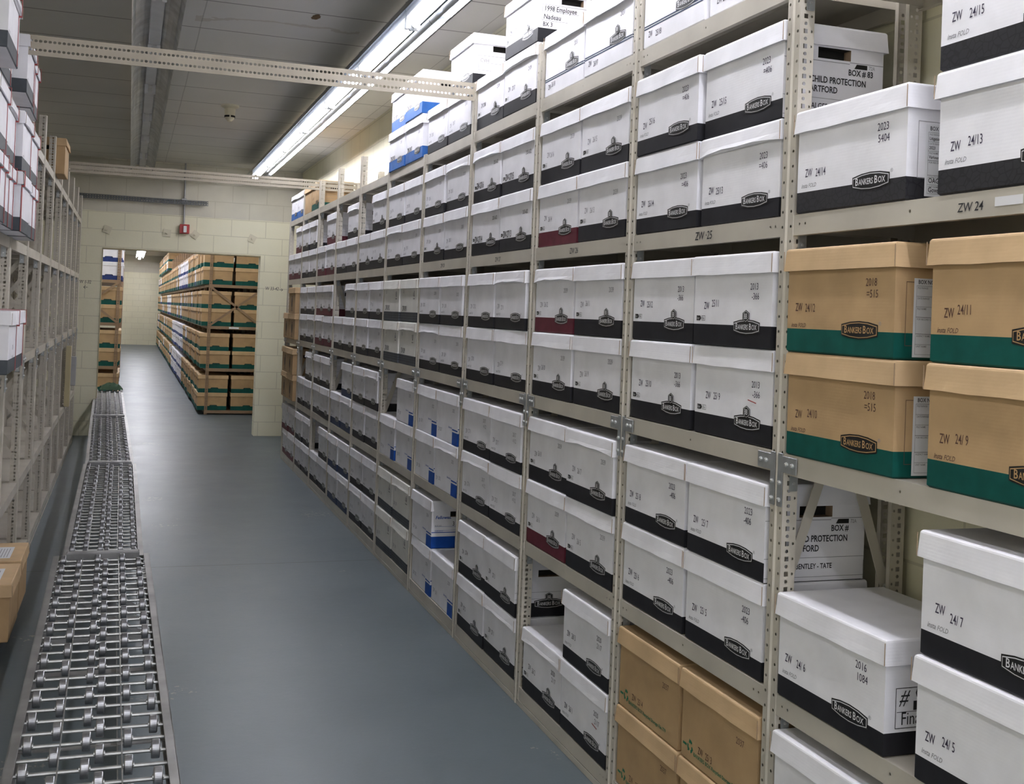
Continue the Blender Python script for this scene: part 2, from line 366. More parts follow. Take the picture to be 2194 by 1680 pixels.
# ------------------------------------------------------------------ storage boxes
L0, D0, H0 = 0.400, 0.306, 0.2550
def ring(fx, fy, hx, hy):
    pts = [(-hx + 2 * hx * t, -hy) for t in fx[:-1]] + [(hx, -hy + 2 * hy * t) for t in fy[:-1]] + [(hx - 2 * hx * t, hy) for t in fx[:-1]] + [(-hx, hy - 2 * hy * t) for t in fy[:-1]]
    return pts
FX = [0, .12, .3, .5, .7, .88, 1]; FY = [0, .17, .335, .665, .83, 1]
def body_mesh(style, L=L0, D=D0, H=H0):
    st_ = STY[style]; q = MB(); zs = [0, 0.004, st_['band'], .12 if st_['band'] < .11 else .13, .168, .197, H - .008]
    hx, hy = L / 2, D / 2; n = 2 * (len(FX) - 1) + 2 * (len(FY) - 1)
    for j, z in enumerate(zs):
        e = -.004 if j == 0 else 0
        for (x, y) in ring(FX, FY, hx + e, hy + e): q.v.append((x, y + hy, z))
    base = 0
    for j in range(len(zs) - 1):
        for k in range(n):
            f = (j * n + k, j * n + (k + 1) % n, (j + 1) * n + (k + 1) % n, (j + 1) * n + k)
            nx = len(FX) - 1; ny = len(FY) - 1
            isr = (k == nx + 2); isl = (k == nx + ny + nx + 2)
            mt = st_['col']
            if j < 2: mt = st_['ink'] if st_['mode'] != 'corner' else (st_['ink'] if (nx <= k < nx + ny) or k == nx - 1 else st_['col'])
            if j == 4 and (isr or isl):
                sg = 1 if isr else -1
                P = [q.v[a] for a in f]; I = [(p[0] - sg * .03, p[1], p[2]) for p in P]
                for a in range(4):
                    q.face([P[a], P[(a + 1) % 4], I[(a + 1) % 4], I[a]], 'board_edge' if a != 2 else 'hole_dark')
                q.face(I, 'hole_dark')
            else:
                q.f.append(f); q.m.append(q.mi(mt))
    q.f.append(tuple(reversed(range(n)))); q.m.append(q.mi(st_['col']))
    q.f.append(tuple(range((len(zs) - 1) * n, len(zs) * n))); q.m.append(q.mi(st_['col']))
    if st_['mode'] == 'lines':
        for z in (.020, .034, .048):
            q.rect(-hx, hx, z, z + .0025, -.0006, 'black_ink'); q.rect(-0, D, z, z + .0025, hx + .0006, 'black_ink', 'endp')
    if st_['mode'] == 'stripe':
        for z in (.062, .070):
            q.rect(-hx, hx, z, z + .004, -.0006, 'navy_ink'); q.rect(0, D, z, z + .004, hx + .0006, 'navy_ink', 'endp'); 
    if st_['mode'] == 'corner':
        q.rect(hx - .098, hx, .072, .079, -.0006, 'royal_ink'); q.rect(hx - .098, hx, 0, .064, -.0006, 'royal_ink')
        q.rect(0, D, .084, .088, hx + .0006, 'royal_ink', 'endp')
    return q.mesh('body')
STY = dict(
    k=dict(col='white_board', ink='black_ink', band=.052, mode='band', logo='plate', mark='f', d='white file box with black band'),
    K=dict(col='white_board', ink='pattern_ink', band=.052, mode='band', logo='plate', mark='f', d='white file box, patterned black band'),
    s=dict(col='white_board', ink='black_ink', band=.060, mode='band', logo='badge', mark='s', d='white file box, badge and black band'),
    m=dict(col='white_board', ink='maroon_ink', band=.060, mode='band', logo='badge', mark='s', d='white file box with maroon band'),
    n=dict(col='white_board', ink='navy_ink', band=.055, mode='band', logo='plate', mark='f', d='white file box with navy band'),
    b=dict(col='white_board', ink='blue_ink', band=.068, mode='band', logo='plate', mark='f', d='white file box, bright blue band'),
    t=dict(col='white_board', ink='white_board', band=.052, mode='stripe', logo='high', mark=None, d='white file box, thin blue stripes'),
    c=dict(col='white_board', ink='royal_ink', band=.064, mode='corner', logo=None, mark='c', d='white file box, royal blue corner'),
    g=dict(col='cream_board', ink='grey_ink', band=.058, mode='lines', logo=None, mark='g', d='cream file box, grey lined band'),
    G=dict(col='kraft_board', ink='green_ink', band=.058, mode='band', logo='plateG', mark='f', d='kraft file box with green band'),
    R=dict(col='kraft_board', ink='kraft_board', band=.052, mode='band', logo=None, mark='r', d='plain kraft box, green print'),
    O=dict(col='kraft_board', ink='kraft_board', band=.052, mode='band', logo='round', mark=None, d='kraft file box, round dark emblem'),
    P=dict(col='kraft_board', ink='kraft_board', band=.052, mode='band', logo=None, mark=None, d='plain kraft file box'),
    L=dict(col='white_board', ink='grey_ink', band=.060, mode='band', logo=None, mark='f', d='white file box with dark grey band'),
    W=dict(col='white_board', ink='far_navy_ink', band=.060, mode='band', logo='arc', mark=None, d='white file box with blue band'),
    F=dict(col='kraft_board', ink='green_ink', band=.060, mode='band', logo='arc', mark=None, d='kraft file box with green band'),
)
def lid_mesh(style, var, L=L0, D=D0, H=H0):
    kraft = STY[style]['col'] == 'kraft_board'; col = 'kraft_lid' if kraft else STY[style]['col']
    rnd = random.Random(var * 17 + 3); q = MB(); hx, hy = L / 2 + .0045, D / 2 + .0045
    lh = .055; zb = H - lh
    prof = [(-.0022, zb + .004), (.0, zb), (.0048, zb), (.0030, zb + .02), (.0012, H - .006), (0, H - .0025), (-.0028, H)]
    ws = [rnd.uniform(-.0025, .0035) for _ in range(40)]; wz = [rnd.uniform(-.0018, .0022) for _ in range(40)]
    amp = (0.5, 1.0, 1.7, 0.8, 1.3)[var % 5]
    pts = None
    for j, (e, z) in enumerate(prof):
        rg = ring(FX, FY, hx + e, hy + e); n = len(rg)
        for k, (x, y) in enumerate(rg):
            corner = (abs(abs(x) - (hx + e)) < 1e-6 and abs(abs(y) - (hy + e)) < 1e-6)
            dz = 0; oy = 0; ox = 0
            if 1 <= j <= 3 and not corner:
                f_ = amp * (1 if j < 3 else .5)
                if abs(abs(y) - (hy + e)) < 1e-6: oy = (1 if y > 0 else -1) * abs(ws[k]) * f_
                else: ox = (1 if x > 0 else -1) * ws[k] * f_ * .4
                dz = wz[k] * f_ * (1 if j < 3 else 0)
                if var % 5 == 2 and y < 0 and abs(abs(y) - (hy + e)) < 1e-6 and j < 3: dz += .010 * (1 - (x / hx) ** 2)
            q.v.append((x + ox, y + hy - .0045 + oy, z + dz))
    for j in range(len(prof) - 1):
        for k in range(n): q.f.append((j * n + k, j * n + (k + 1) % n, (j + 1) * n + (k + 1) % n, (j + 1) * n + k)); q.m.append(q.mi(col))
    q.f.append(tuple(range((len(prof) - 1) * n, len(prof) * n))); q.m.append(q.mi(col))
    # raw board edges showing at the front corners
    for sx in (-1, 1):
        x = sx * (hx + .0035); q.box(x - .0003, x + .0006, -.0113, -.0098, zb + .001, H - .006, 'board_edge')
    return q.mesh('lid')
def plate_pts(w_, h_, bul):
    return [(-w_ / 2, -h_ / 2), (-w_ / 4, -h_ / 2 - bul * .75), (0, -h_ / 2 - bul), (w_ / 4, -h_ / 2 - bul * .75), (w_ / 2, -h_ / 2), (w_ / 2, h_ / 2), (w_ / 4, h_ / 2 + bul * .75), (0, h_ / 2 + bul), (-w_ / 4, h_ / 2 + bul * .75), (-w_ / 2, h_ / 2)]
def add_plate(q, cx, cz, t, fg, plane='front', w_=.130, h_=.026, badge=False):
    for k, (g, mt) in enumerate(((0, 'plate_black'), (.0030, fg), (.0048, 'plate_black'))):
        q.poly([(cx + a, cz + z) for a, z in plate_pts(w_ - 2 * g, h_ - 2 * g, .0078)], t - .0004 * (k + 1) if plane == 'front' else t + .0004 * (k + 1), mt, plane)
    tt = t - .002 if plane == 'front' else t + .002
    for txt, x0, sz in (('B', -.0525, .0245), ('ANKERS', -.0395, .0195), ('B', .0145, .0245), ('OX', .0275, .0195)):
        pos = (cx + x0, tt, cz - .0068) if plane == 'front' else (tt, cx + x0, cz - .0068)
        q.text(txt, sz, pos, fg, 0.82 if txt != 'ANKERS' else .70, 0, 'LEFT', plane, 0.012)
    if badge:
        zc = cz + .029
        for k, (r, mt) in enumerate(((.0185, 'plate_black'), (.0160, fg), (.0145, 'plate_black'))):
            q.poly([(cx + r * 1.08 * math.sin(PI / 3 * a), zc + r * .92 * math.cos(PI / 3 * a)) for a in range(6)][::-1], (t - .0026 - .0004 * k) if plane == 'front' else (t + .0026 + .0004 * k), mt, plane)
        tz = t - .0042 if plane == 'front' else t + .0042
        pos = (cx, tz, zc - .0070) if plane == 'front' else (tz, cx, zc - .0070)
        q.text('BB', .021, pos, fg, .72, 0, 'CENTER', plane, 0.01)
def logo_mesh(kind):
    q = MB(); t = -.0004
    if kind == 'plate': add_plate(q, .083, .054, t, 'plate_white'); q.text('\u00ae', .012, (.150, -.001, .066), 'print_grey')
    elif kind == 'plateG': add_plate(q, .083, .060, t, 'plate_kraft'); q.text('\u00ae', .012, (.150, -.001, .072), 'print_grey')
    elif kind == 'badge': add_plate(q, .083, .056, t, 'plate_white', badge=True)
    elif kind == 'high': add_plate(q, .083, .088, t, 'plate_white', badge=True)
    elif kind == 'arc':
        for a, mt, k in ((0, 'plate_black', 0),):
            P = [(-.05, .058), (.05, .058), (.036, .074), (-.036, .074)]
            q.poly(P, -.0006, 'black_ink'); q.poly([(-.040, .060), (.040, .060), (.029, .069), (-.029, .069)], -.001, 'kraft_board')
    elif kind == 'round':
        for r, mt, tt in ((.062, 'print_dark', -.0006), (.052, 'kraft_board', -.0009), (.044, 'print_dark', -.0012)):
            q.poly([(r * .72 * math.cos(2 * PI * a / 20), .105 + r * 1.1 * math.sin(2 * PI * a / 20)) for a in range(20)], tt, mt)
        q.rect(-.06, .06, .030, .034, -.0006, 'print_dark'); q.rect(-.06, .06, .022, .025, -.0006, 'print_dark')
    return q.mesh('logo')
base_mat('print_dark', (0.06, 0.035, 0.025), 0.7)
def mark_mesh(kind, dark):
    q = MB(); ink = 'stamp_kraft' if dark else 'print_grey'
    if kind == 'f': q.text('insta', .0155, (-.182, -.0007, .062), ink, .85, .28, bold=.01); q.text('FOLD', .0145, (-.1535, -.0007, .062), ink, .85, .28, bold=.004)
    elif kind == 's':
        q.rect(-.185, -.164, .070, .084, -.0006, 'plate_black'); q.poly([(-.164, .070), (-.158, .077), (-.164, .084)], -.0006, 'plate_black'); q.text('Stor', .0115, (-.184, -.0010, .073), 'plate_white', .8, .2)
        q.frame(-.156, -.136, .070, .084, -.0006, .0010, 'plate_black'); q.text('File', .0115, (-.154, -.0010, .073), 'plate_black', .8, .2)
    elif kind == 'c': q.text('Bankers Box', .0135, (.030, -.0007, .078), 'royal_ink', .95, .1, bold=.01)
    elif kind == 'g':
        for z in (.188, .181, .174): q.rect(-.16, -.125, z, z + .0018, -.0006, 'print_grey')
        q.poly([(.115, .160), (.125, .145), (.135, .160), (.129, .160), (.129, .185), (.121, .185), (.121, .160)], -.0006, 'plate_black'); q.rect(.105, .145, .136, .140, -.0006, 'plate_black')
    elif kind == 'r':
        q.text('BANKERS BOX Recycled Storage File 779', .0150, (-.128, -.0007, .026), 'green_print', .98, 0, bold=.02)
        q.rect(-.190, -.168, .040, .047, -.0006, 'green_print')
        for a in range(3):
            c0, s0 = math.cos(2 * PI * a / 3 + .5), math.sin(2 * PI * a / 3 + .5)
            pts = []
            for r, an in ((.0165, -.8), (.0165, -.3), (.0165, .2), (.020, .2), (.012, .75), (.006, .2), (.009, .2), (.009, -.3), (.009, -.8)):
                an += 2 * PI * a / 3 + PI / 2; pts.append((-.148 + r * math.cos(an), .045 + r * 1.15 * math.sin(an)))
            q.poly(pts, -.0006, 'green_print')
    return q.mesh('printed_mark')
CA = {}
def cached(key, fn):
    if key not in CA: CA[key] = fn()
    return CA[key]
def tmesh(name, items):
    q = MB()
    for it in items: q.text(*it[0], **it[1])
    return q.mesh(name)

def end_art(kind):
    """writing on the +x end of a box (the end seen from the camera on the right rack)"""
    q = MB(); t = L0 / 2 + .0008; p = 'endp'
    T = lambda s_, sz, a, z, mt='marker_ink', sx=.8, sh=0, b=.0: q.text(s_, sz, (t + .0006, a, z), mt, sx, sh, 'LEFT', p, b)
    if kind in ('cps', 'cps2'):
        q.rect(.001, .305, .002, .062, L0 / 2 + .0004, 'white_board', p)
        q.rect(.0, .20, .1600, .1615, t, 'print_grey', p); q.rect(.20, .306, .1640, .1655, t, 'print_grey', p)
        q.poly([(.215, .150), (.255, .150), (.255, .162), (.222, .162)], t, 'plate_black', p); T('72A', .014, .260, .151, 'print_grey')
        if kind == 'cps': T('BOX # 83', .0225, .196, .131, b=.02, sx=.82); T('CHILD PROTECTION', .0235, .080, .104, b=.02, sx=.78); T('HARTFORD', .0235, .066, .079, b=.02, sx=.8)
        else: T('BOX #', .0225, .20, .131, b=.02, sx=.82); T('CHILD PROTECTION', .0235, .080, .104, b=.02, sx=.78); T('HARTFORD', .0235, .066, .079, b=.02, sx=.8); T('BENTLEY - TATE', .019, .095, .034, b=.02)
        q.rect(.0, .306, .062, .0632, t, 'print_grey', p)
        if kind == 'cps': T('ALGER -', .022, .085, .034, b=.012)
        q.rect(.0, .306, .012, .0132, t, 'print_grey', p)
    elif kind in ('form', 'sheet', 'sheet2'):
        if kind == 'form': q.frame(.028, .14, .050, .175, t, .0012, 'print_grey', p); a0, z0, z1, ink = .048, .012, .168, 'print_grey'
        else: q.frame(.028, .14, .030, .17, t, .0012, 'stamp_kraft', p); a0, z0, z1, ink = .048, .006, .178, 'print_grey'
        q.rect(a0, a0 + .215, z0, z1, t + .0004, 'paper', p)
        t2 = t + .0010
        q.text('BOX NO.  10302' if kind == 'form' else 'BOX NO.  BA10-106', .0125, (t2, a0 + .010, z1 - .012), 'marker_ink', .85, 0, 'LEFT', p, .012)
        rows = [('FILE RANGE', 'Litigation/Workers'), ('DATE RANGE', '2023'), ('FILE NAME', 'Various False Claims'), ('FOR RECORD CENTER USE', ''), ('AGENCY NAME', 'OAG'), ('UNIT NAME', 'Government')]
        z = z1 - .016; hs = (z1 - z0 - .022) / 6.6
        for i, (a_, b_) in enumerate(rows):
            hh = hs * (1.6 if i == 3 else 1.0)
            q.rect(a0 + .006, a0 + .209, z - .0008, z, t2, 'marker_ink' if i in (3, 4) else 'print_grey', p)
            q.text(a_, .0058, (t2, a0 + .009, z - .0068), 'print_grey', .9, 0, 'LEFT', p, .01)
            if kind == 'form' and b_: q.text(b_, .015 if i > 3 else .0098, (t2, a0 + .009, z - hh + .0035), 'marker_ink', .85, 0, 'LEFT', p, .015)
            z -= hh
        q.frame(a0 + .006, a0 + .209, z, z1 - .016, t2, .0007, 'print_grey', p)
    elif kind == 'final':
        q.frame(.028, .278, .060, .148, t, .0015, 'plate_black', p)
        T('#', .048, .036, .112, sh=.3, sx=.8); T('Q.', .040, .078, .122, sx=.9); q.rect(.075, .16, .098, .118, t, 'plate_black', p); q.rect(.032, .275, .0950, .0962, t, 'marker_ink', p)
        T('Final', .040, .042, .068, sx=.8)
    elif kind == 'fell':
        T('Fellowes.', .024, .020, .158, 'royal_ink', 1.0, .2, .02); T('BOX NO.', .012, .018, .118, 'print_grey'); T('3', .032, .115, .121, sx=.9)
        for z in (.1165, .096): q.rect(.018, .27, z, z + .0012, t, 'royal_ink', p)
        T('CONTENTS', .011, .018, .090, 'royal_ink'); T('3', .001, .1, .1)
    elif kind == 'emp':
        q.frame(.016, .285, .092, .160, t, .0015, 'print_grey', p)
        T('1998 Employee', .030, .024, .134, sx=.8, b=.01, sh=.08); q.rect(.02, .28, .1300, .1312, t, 'print_grey', p); T('Nadeau', .030, .022, .099, sx=.85, b=.01, sh=.08)
        T('BX 3', .026, .020, .068, sx=.85, b=.01)
    elif kind == 'cvh':
        q.frame(.028, .29, .070, .145, t, .0015, 'print_grey', p); T('CVH', .026, .036, .112, 'print_grey', .9); T('Tol-Wood', .026, .16, .112, 'print_grey', .9)
        q.rect(.028, .29, .1080, .1092, t, 'print_grey', p); q.frame(.14, .27, .062, .102, t, .001, 'print_grey', p)
        for k in range(4): q.rect(.15, .20, .066 + k * .008, .068 + k * .008, t, 'print_grey', p)
    elif kind == 'ends':
        q.frame(.028, .278, .060, .148, t, .0015, 'print_grey', p); q.rect(.035, .27, .104, .1052, t, 'print_grey', p); T('7/26', .03, .06, .110, sx=.8); T('Dept', .03, .06, .068, sx=.8)
        add_plate(q, .153, .026, t, 'plate_white', 'endp', badge=False)
    elif kind == 'lines':
        q.frame(.020, .286, .070, .150, t, .0010, 'print_grey', p)
        for k in range(2): q.rect(.02, .286, .096 + k * .026, .0972 + k * .026, t, 'print_grey', p)
    elif kind == 'logo':
        q.rect(0, .306, .076, .0772, t, 'print_grey', p); q.rect(0, .306, .104, .1052, t, 'print_grey', p)
        add_plate(q, .153, .056, t, 'plate_white', 'endp', badge=True)
    return q.mesh('end_label')
LIDV = [0]
def place_box(style, x, y, z, rz, label, group=None, serial=None, date=None, end=None, lidv=None, L=L0, ink=None, strap=None, parts=True, name='storage_box', hand=None, toplabel=False, Hs=1.0, sw=.0035):
    b_ = thing(name, label, 'box', (x, y, z), rz, group)
    if Hs != 1.0: b_.scale = (1, 1, Hs)
    v = LIDV[0] % 5 if lidv is None else lidv; LIDV[0] += 1
    link('body', cached(('b', style, L), lambda: body_mesh(style, L)), b_)
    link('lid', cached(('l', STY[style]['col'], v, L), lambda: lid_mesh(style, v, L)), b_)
    k = STY[style]['col'] == 'kraft_board'
    if STY[style]['logo']: link('logo', cached(('g', STY[style]['logo']), lambda: logo_mesh(STY[style]['logo'])), b_)
    if STY[style]['mark']: link('printed_mark', cached(('m', STY[style]['mark'], k), lambda: mark_mesh(STY[style]['mark'], k)), b_)
    ik = ink or ('stamp_kraft' if k else 'stamp_ink')
    it = []; dt = []
    if serial and ' ' not in serial and not hand: serial = serial + ' '
    if serial:
        j = random.uniform
        if hand: it.append(((serial, .042, (-.155, -.0008, .066 + j(-.004, .004)), 'marker_ink', .62), dict(bold=.02)))
        else:
            sx0, sz0 = SER.get(style, (-.172, .090))
            a, n2 = serial.split(' ', 1)
            it.append(((a, .0285, (sx0 + j(0, .012), -.0008, sz0 + j(-.004, .006)), ik, .58), dict(bold=.008)))
            it.append(((n2, .0285, (sx0 + .044 + j(0, .012), -.0008, sz0 + j(-.004, .006)), ik, .62), dict(bold=.004)))
    if date:
        zz = .160 + random.uniform(-.012, .004)
        for i, d_ in enumerate(date): dt.append(((d_, .0255, (.098 + random.uniform(-.004, .004) + .004 * i, -.0008, zz - .026 * i), ik, .78), dict(bold=.0)))
    if it: link('stamped_number', tmesh('stamped_number', it), b_)
    if dt: link('stamped_date', tmesh('stamped_date', dt), b_)
    if end: link('end_label', cached(('e', end), lambda: end_art(end)), b_)
    if strap:
        zt = H0 + .002
        for sx_ in strap:
            q = MB(); x0, x1 = sx_ - sw, sx_ + sw
            q.box(x0, x1, -.014, -.012, .19, zt, 'red_strap'); q.box(x0, x1, -.0125, -.0015, .19, .196, 'red_strap'); q.box(x0, x1, -.0035, -.0015, -.0, .196, 'red_strap')
            q.box(x0, x1, -.014, D0 + .014, zt - .001, zt + .001, 'red_strap'); q.box(x0, x1, D0 + .012, D0 + .014, 0, zt, 'red_strap')
            link('strap', q.mesh('strap'), b_)
    if toplabel:
        q = MB(); z_ = H0 + .0008
        q.face([(-.15, .05, z_), (.10, .05, z_), (.10, .19, z_), (-.15, .19, z_)], 'paper')
        for i in range(9): q.face([(-.13, .065 + i * .013, z_ + .0005), (.06, .065 + i * .013, z_ + .0005), (.06, .068 + i * .013, z_ + .0005), (-.13, .068 + i * .013, z_ + .0005)], 'print_grey')
        link('paper_label', q.mesh('paper_label'), b_)
    return b_
SER = {'t': (-.172, .030), 'R': (-.110, .040), 's': (-.150, .104), 'm': (-.150, .104), 'c': (-.172, .045), 'g': (-.172, .085), 'G': (-.172, .096), 'O': (-.1, .19), 'b': (-.172, .095)}

# ------------------------------------------------------------------ shelving racks
def post_mesh(top, tan=False):
    fr, sd, pl = ('steel_tan_front', 'steel_tan_side', 'steel_tan') if tan else ('steel_front', 'steel_side', 'steel_plain')
    q = MB(); hw = .0275
    P = [(0, -hw), (0, -.0045), (-.0045, 0), (0, .0045), (0, hw)]          # beaded front, front faces -x
    for i in range(4): q.face([(P[i][0], P[i][1], 0), (P[i][0], P[i][1], top), (P[i + 1][0], P[i + 1][1], top), (P[i + 1][0], P[i + 1][1], 0)], fr if i in (0, 3) else pl)
    for y in (-hw, hw): q.face([(0, y, 0), (.042, y, 0), (.042, y, top), (0, y, top)], sd)
    for y0, y1 in ((-hw, -.014), (.014, hw)): q.face([(.042, y0, 0), (.042, y1, 0), (.042, y1, top), (.042, y0, top)], pl)
    return q.mesh('post')
def shelf_mesh(W, D, tan=False, hh=.052):
    fr, pl = ('steel_tan', 'steel_tan') if tan else ('steel_beam', 'steel_plain')
    q = MB(); h = W / 2
    q.box(.004, D, -h, h, -.0025, 0, pl)
    q.box(.002, .004, -h, h, -hh, 0, fr); q.box(.004, .018, -h, h, -hh, -hh + .002, pl)
    q.box(D, D + .002, -h, h, -hh, 0, pl); q.box(D - .014, D, -h, h, -hh, -hh + .002, pl)
    for y in (-h, h - .002): q.box(.004, D, y, y + .002, -.040, -.0025, pl)
    q.box(.10, .26, -h + .002, h - .002, -.018, -.0025, pl)
    return q.mesh('shelf')
def rack(name, label, X, sgn, ys, levels, D, tops, W, brace=((1.0, .3), (1.75, 1.35)), tan=False, splice=True, kick=True, lastcap=False, clip=True):
    """ys: post positions from near to far; sgn=+1: front faces -x, depth towards +x"""
    rz = 0 if sgn > 0 else PI
    r = thing(name, label, 'shelving', (X, ys[0], 0))
    def add(nm, me, x, y, z, rot=None):
        o = link(nm, me, r, (sgn * x, y - ys[0], z), rz if rot is None else rot); return o
    for i, y in enumerate(ys):
        t = tops[i] if isinstance(tops, (list, tuple)) else tops
        add('post', cached(('post', t, tan), lambda: post_mesh(t, tan)), 0, y, 0)
        o = add('post', cached(('post', t, tan), lambda: post_mesh(t, tan)), D, y, 0, rz + PI)
        for (za, zb) in brace:
            for z1_, z2_, yy in ((za, zb, 0), (zb, za, .004)):
                key = ('brace', z1_, z2_, D)
                if key not in CA:
                    q = MB(); q.bar((.03, yy, z1_), (D - .03, yy, z2_), .028, .0025, 'steel_plain', (0, 1, 0))
                    for xx, zz in ((.03, z1_), (D - .03, z2_)): q.cyl((xx, -.006, zz), (xx, .008, zz), .008, 'bolt_zinc', 6)
                    CA[key] = q.mesh('cross_brace')
                add('cross_brace', CA[key], 0, y, 0)
    for i in range(len(ys) - 1):
        yc = (ys[i] + ys[i + 1]) / 2
        for j, z in enumerate(levels):
            add('shelf', cached(('shelf', W, D, tan), lambda: shelf_mesh(W, D, tan)), 0, yc, z)
            if clip and j > 0:
                q = CA.get('clip')
                if q is None:
                    b2 = MB(); b2.box(0, .022, -.004, 0, -.095, -.035, 'zinc', .002); b2.cyl((.011, -.006, -.075), (.011, -.002, -.075), .004, 'bolt_zinc', 6); q = CA['clip'] = b2.mesh('shelf_clip')
                ny = ys[i + 1] - .0275 - .001
                o = link('shelf_clip', q, r, (sgn * .016 - (0 if sgn > 0 else .022), ny - ys[0], z))
        if kick and i is not None:
            b2 = CA.get(('kick', W, tan))
            if b2 is None:
                b3 = MB(); b3.box(.0, .002, -W / 2, W / 2, .0, levels[0] - .053, 'steel_plain'); b2 = CA[('kick', W, tan)] = b3.mesh('kick_plate')
            add('kick_plate', b2, -.002, yc, 0.001)
    if splice:
        z = levels[2]
        b3 = MB(); b3.box(-.0045, -.002, -.026, -.007, -.135, .0, 'zinc', .0008); b3.box(-.0045, -.002, .007, .026, -.135, .0, 'zinc', .0008)
        b3.box(-.0045, -.002, -.085, -.026, -.047, -.006, 'zinc', .0008); b3.box(-.0045, -.002, .026, .085, -.047, -.006, 'zinc', .0008)
        for yy, zz in ((-.0165, -.075), (-.0165, -.118), (.0165, -.075), (.0165, -.118), (-.045, -.026), (-.070, -.026), (.045, -.026), (.070, -.026)):
            b3.cyl((-.0045, yy, zz), (-.010, yy, zz), .0062, 'bolt_zinc', 8, [(0, .0062), (.6, .006), (1, .003)])
        me = b3.mesh('splice_plate')
        for y in ys: add('splice_plate', me, 0, y, z)
    return r

RX = 1.578; Y0 = 2.382; PT = .9135
LV = [.075, .673, 1.275, 1.876, 2.490]
ys = [Y0 - PT + PT * i for i in range(12)]          # posts P(-1) .. P10
tops = [2.76, 2.76, 2.76, 2.73, 2.74, 2.50, 2.50, 2.72, 2.735, 2.735, 2.735, 2.53]
rr_ = rack('shelving_rack', 'long grey-beige steel shelving rack full of file boxes along the right wall', RX, 1, ys, LV, .372, tops, PT - .055, brace=((.92, 1.82),))
def handlabel(txt, y, z, size=.034, x=-.0006):
    q = MB(); q.text(txt, size, (0, 0, 0), 'marker_ink', .9, .12, 'CENTER', 'front', .008)
    link('handwritten_label', q.mesh('handwritten_label'), rr_, (x, y - ys[0], z), -PI / 2)
handlabel('ZW \u00b725', Y0 + .42, LV[3] - .038); handlabel('ZW 24', Y0 - .635, LV[3] - .038, .026); handlabel('\u00b7ZW 26', Y0 + PT + .48, LV[3] - .038, .030); handlabel('ZW 27', Y0 + 2 * PT + .45, LV[3] - .038, .028)
handlabel('ZW 28', Y0 + 3 * PT + .45, LV[3] - .038, .028)
q = MB(); q.rect(-.035, .035, -.008, .010, 0, 'plate_white'); o = link('tape_strip', q.mesh('tape_strip'), rr_, (-.0006, Y0 - .735 - ys[0], LV[3] - .026), -PI / 2)

ORD = ['first', 'second', 'third', 'fourth', 'fifth', 'sixth', 'seventh', 'eighth', 'ninth', 'tenth', 'eleventh']
SHN = ['bottom shelf', 'second shelf', 'third shelf', 'fourth shelf', 'top shelf']
#      level -> bay -> UL UR LL LR
TAB = {
 0: {24: 'k.k.', 25: 'RRRR', 26: '.ksk', 27: 'ssss', 28: 'c.cc', 29: 'gggg', 30: 'kkkk', 31: 'nnnn', 32: '.kkk', 33: 'kkkk', 34: 'mmmm'},
 1: {24: '.kkk', 25: 'kkkk', 26: 'ssms', 27: 'kkkk', 28: 'cccc', 29: '.ccc', 30: 'kkkk', 31: '.nnn', 32: 'kkkk', 33: '.kkk', 34: 'OOOO'},
 2: {24: 'GGGG', 25: 'ssss', 26: 'msss', 27: 'kkkk', 28: 'kkkk', 29: 'gggg', 30: 'kkkk', 31: '.kkk', 32: 'mmmm', 33: 'kkkk', 34: '.OOO'},
 3: {24: '.KKK', 25: 'kkkk', 26: 'ssms', 27: 'ssss', 28: 'kksk', 29: 'kkkk', 30: '.sss', 31: '.kkk', 32: '.mmm', 33: 'kkkk', 34: '.mmm'},
 4: {25: '..tt', 26: '.ttt', 27: '.sss', 28: '.kkk', 29: 'bbbb', 33: '..PG', 34: '..bb'},
}
ENDS = {(3, 25, 1): 'cps', (1, 25, 1): 'cps2', (3, 24, 2): 'form', (2, 24, 0): 'sheet', (2, 24, 2): 'sheet2', (1, 24, 2): 'final', (0, 28, 0): 'fell', (4, 27, 1): 'emp', (4, 28, 1): 'cvh', (4, 29, 1): 'lines', (0, 27, 1): 'logo', (4, 28, 3): 'lines', (4, 33, 3): 'lines',
        (1, 28, 1): 'ends', (0, 31, 1): 'ends'}
DATES = {(3, 24): None, (3, 25): ('2023', '=406'), (2, 25): ('2013', '-366'), (1, 25): ('2023', '-406'), (0, 25): ('2037',), (3, 26): ('2039',), (2, 26): ('2039',), (1, 26): ('2039',), (0, 26): ('2020', '2117'), (2, 24): ('2018', '=515'), (1, 24): None, (4, 26): ('2031',), (4, 25): ('2031',), (4, 27): ('2109',), (3, 27): ('203-602',), (1, 27): ('2017', '=112')}
NUM = {0: (4, 3, 2, 1), 1: (8, 7, 6, 5), 2: (12, 11, 10, 9), 3: (16, 15, 14, 13), 4: (20, 19, 18, 17)}
POS = ['upper left', 'upper right', 'lower left', 'lower right']
